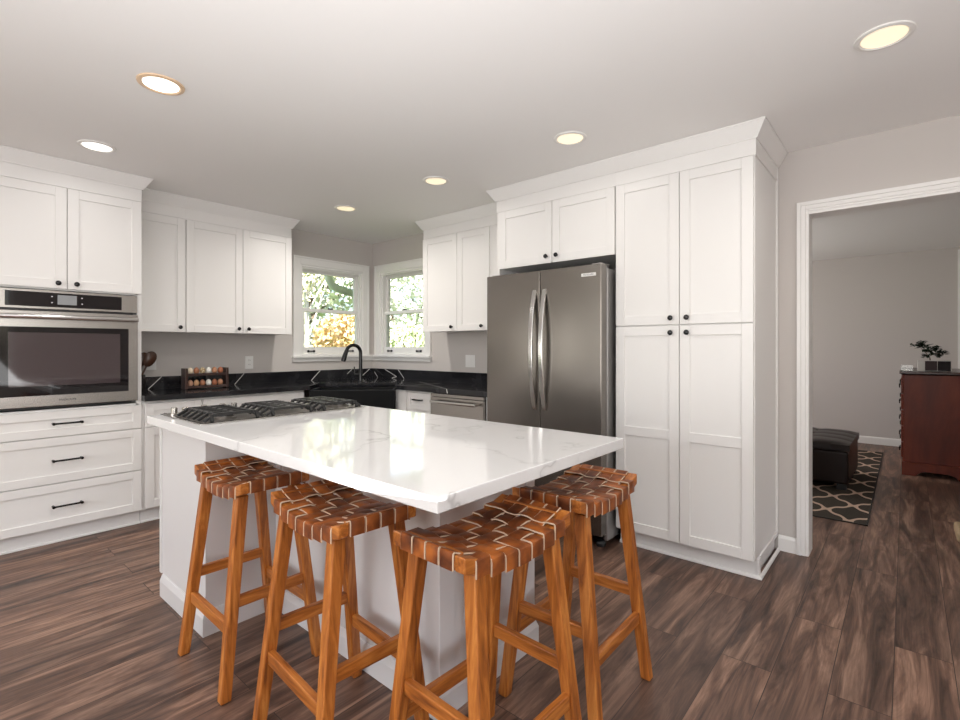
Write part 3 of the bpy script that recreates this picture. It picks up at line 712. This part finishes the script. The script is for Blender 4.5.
# ------------------------------------------------------------------ stools
L, WD = .226, .135
def sad(x): return .718+.042*(x/L)**2
def ribbon(b, pts, nrm, across, w, th=.004, e=.0019):
    """leather strap: 4 columns across, raw cream edges"""
    vs = []; n = len(pts); a = Vector(across)
    for p, nn in zip(pts, nrm):
        p = Vector(p); nn = Vector(nn)
        for (o, up) in ((-w/2, -th*.25), (-w/2+e, 0), (w/2-e, 0), (w/2, -th*.25)): vs.append(p+a*o+nn*up)
        vs.append(p-a*(w/2)-nn*th); vs.append(p+a*(w/2)-nn*th)
    for k in range(n-1):
        i = k*6; j = i+6
        o = len(b.v)
    fs_l = []; fs_c = []
    for k in range(n-1):
        i = k*6; j = i+6
        fs_l.append((i+1, i+2, j+2, j+1)); fs_l.append((i+4, j+4, j+5, i+5))
        fs_c += [(i, i+1, j+1, j), (i+2, i+3, j+3, j+2), (i+4, i, j, j+4), (i+3, i+5, j+5, j+3)]
    o = len(b.v); b.v += [tuple(v) for v in vs]
    for f in fs_l: b.f.append([o+q for q in f]); b.m.append(0); b.sm.append(True)
    for f in fs_c: b.f.append([o+q for q in f]); b.m.append(1); b.sm.append(False)
NX, NY = 7, 4
def make_stool():
    st = thing('bar_stool', (0, 0, 0), 'x', 'stool', 'woven leather saddle stools at the island')
    cw = .034; RH = .040
    # frame rails (saddle-shaped long rails, straight end rails)
    for s in (-1, 1):
        m = MB(); n = 16; vs = []
        y0, y1 = (s*WD, s*(WD-cw))
        for k in range(n+1):
            x = -L+2*L*k/n; z = sad(x)
            vs += [(x, y0, z-RH), (x, y1, z-RH), (x, y1, z), (x, y0, z)]
        fs = [(k*4+j, k*4+(j+1) % 4, k*4+4+(j+1) % 4, k*4+4+j) for k in range(n) for j in range(4)]+[(0, 1, 2, 3), tuple(n*4+j for j in (3, 2, 1, 0))]
        m.add(vs, fs); m.build('seat_rail', M_woodx, st, .004, 2)
        m = MB(); x0, x1 = sorted((s*L, s*(L-cw))); zz = sad(L)
        m.box(x0, x1, -WD+cw+.001, WD-cw-.001, zz-RH, zz-.004); m.build('end_rail', M_woody, st, .003)
    # woven seat
    b = MB(); sx = (2*L-2*cw)/NX; sy = (2*WD-2*cw)/NY; lift = .0032
    def weave(i, j): return 1 if (i+j) % 2 else -1
    for i in range(NX):
        x = -L+cw+sx*(i+.5); z = sad(x); pts = []; nr = []
        yo = WD+.004
        pts += [(x, -yo, z-RH-.0008), (x, -yo, z-RH*.5), (x, -yo, z-.006)]; nr += [(0, -1, 0)]*3
        pts += [(x, -yo+.0015, z+.0015), (x, -yo+.006, z+.004)]; nr += [(0, -.7, .7), (0, -.2, 1)]
        pts += [(x, -WD+cw*.8, z+.004)]; nr += [(0, 0, 1)]
        for j in range(NY):
            y = -WD+cw+sy*(j+.5); zz = z+.002+lift*weave(i, j)
            pts += [(x, y-sy*.28, zz), (x, y+sy*.28, zz)]; nr += [(0, 0, 1)]*2
        pts += [(x, WD-cw*.8, z+.004), (x, yo-.006, z+.004), (x, yo-.0015, z+.0015), (x, yo, z-.006), (x, yo, z-RH*.5), (x, yo, z-RH-.0008)]
        nr += [(0, 0, 1), (0, .2, 1), (0, .7, .7), (0, 1, 0), (0, 1, 0), (0, 1, 0)]
        ribbon(b, pts, nr, (1, 0, 0), sx-.003)
    for j in range(NY):
        y = -WD+cw+sy*(j+.5); pts = []; nr = []; zz = sad(L); xo = L+.004
        pts += [(-xo, y, zz-RH-.0008), (-xo, y, zz-RH*.5), (-xo, y, zz-.006), (-xo+.0015, y, zz+.0015), (-xo+.006, y, zz+.004), (-L+cw*.8, y, sad(-L+cw*.8)+.004)]
        nr += [(-1, 0, 0)]*3+[(-.7, 0, .7), (-.2, 0, 1), (0, 0, 1)]
        for i in range(NX):
            x = -L+cw+sx*(i+.5)
            for q in (-.28, .28): pts.append((x+sx*q, y, sad(x+sx*q)+.002-lift*weave(i, j))); nr.append((0, 0, 1))
        pts += [(L-cw*.8, y, sad(L-cw*.8)+.004), (xo-.006, y, zz+.004), (xo-.0015, y, zz+.0015), (xo, y, zz-.006), (xo, y, zz-RH*.5), (xo, y, zz-RH-.0008)]
        nr += [(0, 0, 1), (.2, 0, 1), (.7, 0, .7)]+[(1, 0, 0)]*3
        ribbon(b, pts, nr, (0, 1, 0), sy-.003)
    b.build('woven_seat', [M_leather, M_cream], st)
    fx, fy, tx, ty = .206, .181, .160, .104; zt = .702; lw = .0195
    def leg_at(sx_, sy_, z):
        t = z/zt; return Vector((sx_*(fx+(tx-fx)*t), sy_*(fy+(ty-fy)*t), z))
    for sx_ in (-1, 1):
        for sy_ in (-1, 1):
            m = MB(); q = lambda p, w: [p+Vector((-w, -w, 0)), p+Vector((w, -w, 0)), p+Vector((w, w, 0)), p+Vector((-w, w, 0))]
            m.hexa(q(leg_at(sx_, sy_, .001), lw*.93), q(leg_at(sx_, sy_, zt), lw*1.05)); m.build('leg', M_woodz, st, .004, 2)
    for sy_ in (-1, 1):
        m = MB(); a = leg_at(-1, sy_, .235); c = leg_at(1, sy_, .235); m.bar(a+Vector((lw, 0, 0)), c-Vector((lw, 0, 0)), .022, .042); m.build('rung', M_woodx, st, .003)
    for sx_ in (-1, 1):
        m = MB(); a = leg_at(sx_, -1, .325); c = leg_at(sx_, 1, .325); m.bar(a+Vector((0, lw, 0)), c-Vector((0, lw, 0)), .022, .040); m.build('rung', M_woody, st, .003)
    return st
stool = make_stool()
spots = [((2.640, -2.604), -1, 'woven leather saddle stool nearest the oven, on the long side of the island'),
         ((3.268, -2.597), -4, 'woven leather saddle stool on the island long side, next to the near corner'),
         ((3.764, -2.448), 88, 'woven leather saddle stool beside the near island corner, lowest in the photo'),
         ((3.745, -1.903), 91, 'woven leather saddle stool on the short island end facing the pantry doors')]
for k, (p, r, lab) in enumerate(spots):
    s = stool if k == 0 else copy_tree(stool)
    s.location = (p[0], p[1], 0); s.rotation_euler = (0, 0, math.radians(r)); s['label'] = lab

# ------------------------------------------------------------------ ceiling lights
LIGHTS = [(1.037, -2.781, 'w', 'white recessed ceiling light in front of the oven tower'),
          (2.110, -2.767, 'w', 'white recessed ceiling light with amber rim over the cooktop end'),
          (1.037, -1.064, 'y', 'small recessed ceiling light nearest the corner windows'),
          (2.121, -1.050, 'y', 'recessed ceiling light in front of the refrigerator-side upper cabinets'),
          (3.215, -1.054, 'y', 'recessed ceiling light in front of the refrigerator and pantry'),
          (4.600, -1.079, 'y', 'large recessed ceiling light nearest the doorway')]
for k, (x, y, c, lab) in enumerate(LIGHTS):
    t = thing('recessed_light', (x, y, CH), lab, 'ceiling light', 'recessed ceiling lights')
    m = MB(); m.lathe([(.072, -.0005), (.094, -.0005), (.092, -.006), (.078, -.009), (.072, -.004)], n=32); m.build('trim_ring', M_ringd if k == 1 else M_ring, t)
    m = MB(); m.lathe([(0, -.003), (.060, -.0035), (.0715, -.0045), (.0715, -.0007), (0, -.0006)], n=32); m.build('lens', M_lensw if c == 'w' else M_lens, t)
    d = bpy.data.lights.new('lamp_glow', 'AREA'); d.shape = 'DISK'; d.size = .13; d.energy = LAMP_WATTS*(.35, 1.6, 3.0, .6, .3, 1.0)[k]; d.color = (1, .97, .94) if c == 'w' else (1, .955, .90); d.spread = math.radians(160)
    o = bpy.data.objects.new('lamp_glow', d); COL.objects.link(o); o.parent = t; o.location = (0, 0, -.012)

# ------------------------------------------------------------------ small wall plates
def plate(name, loc, rotz, w, h, label, duplex=1, switches=0):
    t = thing(name, loc, label, 'outlet' if not switches else 'switch', None, rotz)
    m = MB(); m.box(-w/2, w/2, -.007, -.0005, -h/2, h/2); m.build('cover_plate', M_outlet, t, .002)
    if switches:
        for k in range(2):
            x = (-.5+k)*.046; m = MB(); m.box(x-.016, x+.016, -.0105, -.0072, -.032, .032); m.build('rocker', M_outlet, t, .0015)
    else:
        for s in (-1, 1):
            m = MB(); m.lathe([(0, 0), (.016, 0), (.0155, .002), (0, .002)], (0, -.0072, s*.02), (0, -1, 0), 16); f_ = m.build('receptacle', M_outlet, t)
            m = MB(); m.box(-.007, -.004, -.0098, -.0093, s*.02-.003, s*.02+.006); m.box(.004, .007, -.0098, -.0093, s*.02-.003, s*.02+.006); m.build('slots', M_slot, f_)
    return t
plate('wall_outlet', (0, -1.42, 1.108), A, .074, .118, 'white wall outlet between the egg rack and the window')
plate('wall_outlet', (0, -2.215, 1.125), A, .074, .118, 'white wall outlet behind the dark utensils by the oven tower')
plate('light_switch', (1.512, 0, 1.118), 0, .118, .118, 'white double switch plate on the wall beside the refrigerator', switches=2)

# ------------------------------------------------------------------ egg rack and eggs
ex, ey0, ey1, ez = .27, -2.068, -1.732, .9105
rk = thing('egg_rack', (ex, ey0, ez), 'dark wooden two-tier egg rack on the black worktop', 'egg rack')
rw = ey1-ey0
for y in (.0, rw-.022):
    m = MB(); m.box(-.045, .045, y, y+.022, 0.0005, .170); m.build('end_post', M_rack, rk, .004)
for z in (.008, .108):
    m = MB(); m.box(-.042, .042, .0225, rw-.0225, z, z+.012); m.box(.034, .042, .0225, rw-.0225, z+.0125, z+.020); m.build('shelf', M_rack, rk, .002)
EC = {'cream': (.72, .60, .45), 'brown': (.36, .15, .075), 'speckled tan': (.52, .38, .20), 'white': (.80, .78, .72), 'light brown': (.46, .22, .12), 'reddish brown': (.33, .11, .05), 'pinkish brown': (.50, .27, .18), 'tan': (.50, .28, .15)}
rows = [('upper', .1205, ['cream', 'brown', 'speckled tan', 'white', 'light brown', 'reddish brown']), ('lower', .0205, ['pinkish brown', 'tan', 'brown', 'white', 'reddish brown', 'light brown'])]
ordw = ['first', 'second', 'third', 'fourth', 'fifth', 'last']
em = {}
for nm, zz, cols in rows:
    for k, c in enumerate(cols):
        if c not in em:
            em[c] = mat('eggshell_'+c.replace(' ', '_'), EC[c], .5)
            if c == 'speckled tan': setc(em[c], ramp(em[c], noise(em[c], coord(em[c]), 90, 3), [(.42, (.30, .20, .08)), (.55, (.66, .55, .38))]))
        m = MB(); pr = []
        for q in range(13):
            a = PI*q/12; r = .0212*math.sin(a)*(1-.10*math.cos(PI-a)); pr.append((r, .0275-.0275*math.cos(a)))
        m.lathe(pr, n=18)
        o = m.build('egg', em[c], None, loc=(ex+.002, ey0+.052+k*.0465, ez+zz))
        tag(o, f'{c} egg, {ordw[k]} from the oven end on the {nm} shelf of the egg rack', 'egg', 'eggs in the wooden rack')

# ------------------------------------------------------------------ utensils beside the oven tower
crk = thing('utensil_crock', (.115, -2.335, .9105), 'dark utensil crock half hidden by the oven tower', 'crock')
m = MB(); m.lathe([(0, .0005), (.042, .0005), (.050, .02), (.052, .10), (.048, .125), (.044, .125), (.046, .10), (.044, .01), (0, .01)], n=28); m.build('pot', M_crock, crk)
def spoon(tip, base, hw, hl, label):
    t = thing('wooden_spoon', (.115, -2.335, .9105), label, 'spoon', 'dark wooden spoons')
    p0 = Vector(base); p1 = Vector(tip); d_ = (p1-p0).normalized()
    m = MB(); m.tube([p0, p1], [.006, .007], 10); m.build('shaft', M_spoon, t)
    m = MB(); a = d_.cross(Vector((1, 0, 0))).normalized(); c = p1+d_*hl*.42; n = 20; vs = []; 
    for (k, off) in ((1.0, 0), (.7, .009), (0.05, .013)):
        for j in range(n):
            q = 2*PI*j/n; rr = hw*k*(1+.12*math.sin(q)); vs.append(c+a*math.cos(q)*rr+d_*math.sin(q)*hl*.5*k+Vector((off, 0, 0)))
    for (k, off) in ((1.0, -.003), (.05, -.006)):
        for j in range(n):
            q = 2*PI*j/n; rr = hw*k*(1+.12*math.sin(q)); vs.append(c+a*math.cos(q)*rr+d_*math.sin(q)*hl*.5*k+Vector((off, 0, 0)))
    fs = []
    for (r0, r1) in ((0, 1), (1, 2), (3, 0), (4, 3)):
        for j in range(n): fs.append((r0*n+j, r0*n+(j+1) % n, r1*n+(j+1) % n, r1*n+j))
    fs += [tuple(2*n+j for j in range(n)), tuple(4*n+j for j in reversed(range(n)))]
    m.add(vs, fs, 0, True); m.build('bowl', M_spoon, t)
    return t
spoon((.012, .056, .195), (0, -.014, .022), .043, .13, 'dark wooden spoon leaning furthest from the oven tower')
spoon((-.014, .030, .200), (-.014, -.006, .022), .032, .11, 'dark wooden spoon standing upright in the crock, nearest the tower')

# ------------------------------------------------------------------ adjoining room: rug, ottoman, dresser, planter
b = MB(); b.box(2.2, 4.452, .865, 4.00, .001, .009); rug = b.build('area_rug', M_rug, None)
tag(rug, 'dark rug with pale trellis pattern under the leather ottoman', 'rug')
b = MB(); b.box(2.19, 4.462, .853, .8648, .001, .0095); b.box(2.19, 4.462, 4.0002, 4.012, .001, .0095); b.box(4.4522, 4.462, .8648, 4.0002, .001, .0095); b.build('binding', M_rugedge, rug)
ot = thing('ottoman_bench', (3.345, 2.22, .0095), 'dark brown tufted leather storage ottoman on the trellis rug', 'ottoman', None, math.radians(-1))
m = MB(); m.box(-.95, .95, -.43, .43, .05, .335); m.build('box', M_ott, ot, .02, 3)
m = MB(); nx, ny = 76, 36; vs = []
for j in range(ny+1):
    for i in range(nx+1):
        x = -.96+1.92*i/nx; y = -.44+.88*j/ny
        z = .412+.018*(1-(x/.96)**6)*(1-(y/.44)**6)
        gx = math.cos(PI*(x+.96)/.32); gy = math.cos(PI*(y+.44)/.22)
        z -= .010*max(0, abs(gx))**8+.010*abs(gy)**8
        if i in (0, nx) or j in (0, ny): z = .395
        vs.append((x, y, z))
fs = [(j*(nx+1)+i, j*(nx+1)+i+1, (j+1)*(nx+1)+i+1, (j+1)*(nx+1)+i) for j in range(ny) for i in range(nx)]
m.add(vs, fs, 0, True)
rim = [i for i in range(nx+1)]+[j*(nx+1)+nx for j in range(1, ny+1)]+[ny*(nx+1)+i for i in range(nx-1, -1, -1)]+[j*(nx+1) for j in range(ny-1, 0, -1)]
o_ = len(m.v); m.v += [(vs[q][0], vs[q][1], .340) for q in rim]; nr_ = len(rim)
for k in range(nr_): m.f.append([rim[k], o_+k, o_+(k+1) % nr_, rim[(k+1) % nr_]]); m.m.append(0); m.sm.append(False)
m.f.append([o_+k for k in range(nr_)]); m.m.append(0); m.sm.append(False)
lid = m.build('lid', M_ott, ot, angle=60)
for i in range(5):
    for j in range(3):
        m = MB(); m.lathe([(0, .411), (.012, .411), (.013, .415), (.008, .419), (0, .420)], (-.64+.32*i, -.22+.22*j, 0), (0, 0, 1), 12); m.build('button', M_ott, lid)
for sx_ in (-1, 1):
    for sy_ in (-1, 1):
        m = MB(); m.box(sx_*.90-.035, sx_*.90+.035, sy_*.38-.035, sy_*.38+.035, 0.0005, .0495); m.build('foot', M_dark, ot, .003)

dz = .982
ds = thing('dresser', (4.632, 2.87, 0), 'cherry wood dresser seen end-on through the doorway', 'dresser')
m = MB(); m.box(.012, .50, .012, 1.20, .13, dz-.0005); m.build('case', M_cherry, ds, .004)
m = MB(); m.box(-.018, .515, -.014, 1.226, dz+.008, dz+.032); m.box(-.006, .505, -.002, 1.21, dz, dz+.0078); m.build('top', M_cherryd, ds, .005, 3)
m = MB()
def arch(b, axis, fixed, a0, a1, t):
    pts = [(a0, .0005), (a0+.10, .0005), (a0+.13, .035), (a0+.17, .05), (a1-.17, .05), (a1-.13, .035), (a1-.10, .0005), (a1, .0005), (a1, .1295), (a0, .1295)]
    n = len(pts)
    vs = [((a, fixed, z) if axis == 'x' else (fixed, a, z)) for a, z in pts]+[((a, fixed+t, z) if axis == 'x' else (fixed+t, a, z)) for a, z in pts]
    b.add(vs, [tuple(range(n)), tuple(reversed(range(n, 2*n)))]+[(k, n+k, n+(k+1) % n, (k+1) % n) for k in range(n)])
arch(m, 'x', 0, .0, .51, .02); arch(m, 'y', .0, .021, 1.19, .02); arch(m, 'x', 1.19, .0, .51, .02)
m.build('bracket_base', M_cherry, ds)
for r in range(5):
    z0 = .165+r*.158
    m = MB(); m.box(-.006, .0115, .045, 1.165, z0, z0+.146); dw_ = m.build('drawer', M_cherry, ds, .004)
    for y in (.17, 1.03):
        m = MB(); zc = z0+.085
        m.lathe([(0, 0), (.013, 0), (.010, .005), (.006, .012), (0, .012)], (-.006, y-.035, zc), (-1, 0, 0), 10); m.lathe([(0, 0), (.013, 0), (.010, .005), (.006, .012), (0, .012)], (-.006, y+.035, zc), (-1, 0, 0), 10)
        m.tube([(-.018, y+.035*math.cos(a), zc-.036*math.sin(a)) for a in [PI*q/10 for q in range(11)]], .005, 8); m.build('pull', M_knob, dw_)
pl = thing('planter_box', (4.86, 3.10, dz+.0325), 'small white planter box with dark front panels on the dresser', 'planter')
m = MB(); m.box(-.110, .135, -.07, .07, .0005, .105); m.build('box', M_planter, pl, .003)
m = MB(); m.box(-.055, .033, -.0735, -.0705, .006, .100); m.build('panel', M_plantm, pl, .001)
m = MB(); m.box(.037, .130, -.0735, -.0705, .006, .100); m.build('panel', M_plantd, pl, .001)
bt = thing('bonsai_plant', (4.845, 3.10, dz+.0325+.106), 'small dark green plant leaning over the white planter box', 'plant')
m = MB(); m.tube([(0, 0, 0), (-.005, .0, .03), (-.03, .005, .07), (-.075, 0, .13)], [.006, .005, .004, .002], 7); m.tube([(-.012, 0, .04), (.035, -.005, .065), (.08, 0, .075)], [.004, .003, .0015], 6); m.tube([(-.035, 0, .075), (.0, .01, .11), (.03, .0, .125)], [.004, .003, .0015], 6); m.build('stem', M_bark, bt)
m = MB(); rr = random.Random(3)
pads = [(-.085, 0, .150, .05), (-.045, 0, .135, .045), (.03, 0, .125, .05), (.085, 0, .085, .05), (.05, 0, .055, .045), (-.02, 0, .095, .04), (-.03, .0, .04, .035), (-.06, 0, .175, .035)]
for (px, py, pz, pr_) in pads:
    for _ in range(26):
        c = Vector((px+rr.gauss(0, pr_*.5), py+rr.gauss(0, pr_*.6), pz+rr.gauss(0, pr_*.25))); s_ = rr.uniform(.020, .032)
        a = Vector((rr.uniform(-1, 1), rr.uniform(-1, 1), rr.uniform(-.35, .35))).normalized(); n_ = Vector((rr.uniform(-.5, .5), rr.uniform(-.5, .5), 1)).normalized(); b_ = n_.cross(a).normalized()
        m.add([c-a*s_, c-b_*s_*.45+n_*.002, c+a*s_, c+b_*s_*.45+n_*.002, c+n_*.006], [(0, 1, 4), (1, 2, 4), (2, 3, 4), (3, 0, 4), (3, 2, 1, 0)])
m.build('foliage', M_plant, bt)
tr = thing('glass_tray', (4.70, 3.02, dz+.0325), 'thin clear tray on the dresser top beside the planter', 'tray')
m = MB(); m.box(-.075, .015, -.08, .10, .0005, .004); m.box(-.075, -.071, -.08, .10, .004, .055); m.box(-.071, .015, .096, .10, .004, .055); m.build('tray', M_glass, tr)
m = MB(); m.box(4.91, 5.6, .86, 1.16, .0005, .066); cu = m.build('floor_cushion', M_mat, None, .02, 4)
tag(cu, 'low beige floor cushion at the photo edge, beyond the doorway', 'cushion')

# ------------------------------------------------------------------ outdoors
g = MB(); g.add([(-40, -20, -.35), (-.15, -20, -.35), (-.15, 40, -.35), (-40, 40, -.35)], [(0, 1, 2, 3)]); g.add([(-.15, 7.2, -.35), (30, 7.2, -.35), (30, 40, -.35), (-.15, 40, -.35)], [(0, 1, 2, 3)])
tag(g.build('ground', M_grass, None), 'pale green lawn beyond the windows', 'lawn', None, 'structure')
def tree(name, x, y, trunk_h, crown_c, crown_r, n, leafm, barkm, label, group='trees beyond the windows', size=.09, trunk_r=.09, seed=1):
    rr = random.Random(seed); t = thing(name, (x, y, -.35), label, 'tree', group)
    m = MB(); pts = [(0, 0, 0), (.05, .03, trunk_h*.4), (-.03, .06, trunk_h)]; m.tube(pts, [trunk_r*1.2, trunk_r, trunk_r*.7], 9)
    for k in range(9):
        a = rr.uniform(0, 2*PI); z0 = trunk_h*rr.uniform(.55, 1.0); e = Vector((math.cos(a)*crown_r[0]*.8, math.sin(a)*crown_r[0]*.8, crown_c+rr.uniform(-.5, .7)*crown_r[1]))
        s_ = Vector((-.02, .05, z0)); m.tube([s_, (s_+e)/2+Vector((0, 0, .15)), e], [trunk_r*.45, trunk_r*.28, trunk_r*.08], 6)
    m.build('trunk', barkm, t)
    m = MB()
    for _ in range(n):
        while True:
            p = Vector((rr.uniform(-1, 1), rr.uniform(-1, 1), rr.uniform(-1, 1)))
            if .25 < p.length < 1: break
        c = Vector((p.x*crown_r[0], p.y*crown_r[0], crown_c+p.z*crown_r[1])); s_ = size*rr.uniform(.6, 1.4)
        a = Vector((rr.gauss(0, 1), rr.gauss(0, 1), rr.gauss(0, 1))).normalized(); b_ = a.orthogonal().normalized()
        m.add([c-a*s_, c-b_*s_*.5, c+a*s_, c+b_*s_*.5], [(0, 1, 2, 3)])
    m.build('foliage', leafm, t)
    return t
tree('maple_tree', -5.5, 3.45, 1.0, 1.75, (.85, .7), 2400, M_leafo, M_bark, 'orange autumn tree seen low in the window nearer the oven', size=.07, seed=11)
tree('birch_tree', -4.2, 1.55, 3.0, 3.6, (.9, 1.1), 900, M_leafy, M_birch, 'slim pale-trunked birch with yellow leaves outside the oven-side window', trunk_r=.05, size=.06, seed=12)
tree('shade_tree', -9.5, 4.2, 2.4, 4.2, (2.4, 2.2), 4200, M_leafs, M_bark, 'silvery green tree filling the upper pane of the oven-side window', size=.12, trunk_r=.16, seed=13)
tree('shade_tree', -12.3, 11.2, 2.4, 4.0, (2.6, 2.4), 4200, M_leafs, M_bark, 'silvery green tree filling the refrigerator-side window', size=.12, trunk_r=.16, seed=14)
tree('green_shrub', -6.6, 6.6, .8, 1.5, (1.3, .9), 2200, M_leafg, M_bark, 'low green shrub seen in the refrigerator-side window', size=.07, seed=15)
tree('green_shrub', -5.4, 1.9, .6, 1.1, (.7, .8), 1200, M_leafg, M_bark, 'low green shrub beside the birch trunk', size=.06, seed=16)
# downspout of a low eave outside the window wall
e_ = thing('downspout', (-1.0, .05, 0), 'grey gutter elbow outside the oven-side window', 'gutter')
m = MB(); m.tube([(0, 0, 2.439), (0, 0, 2.20), (0, .015, 2.12), (0, .06, 2.06), (0, .13, 2.025), (0, .25, 2.0), (0, .75, 1.92)], .052, 14); m.build('pipe', M_pipe, e_)
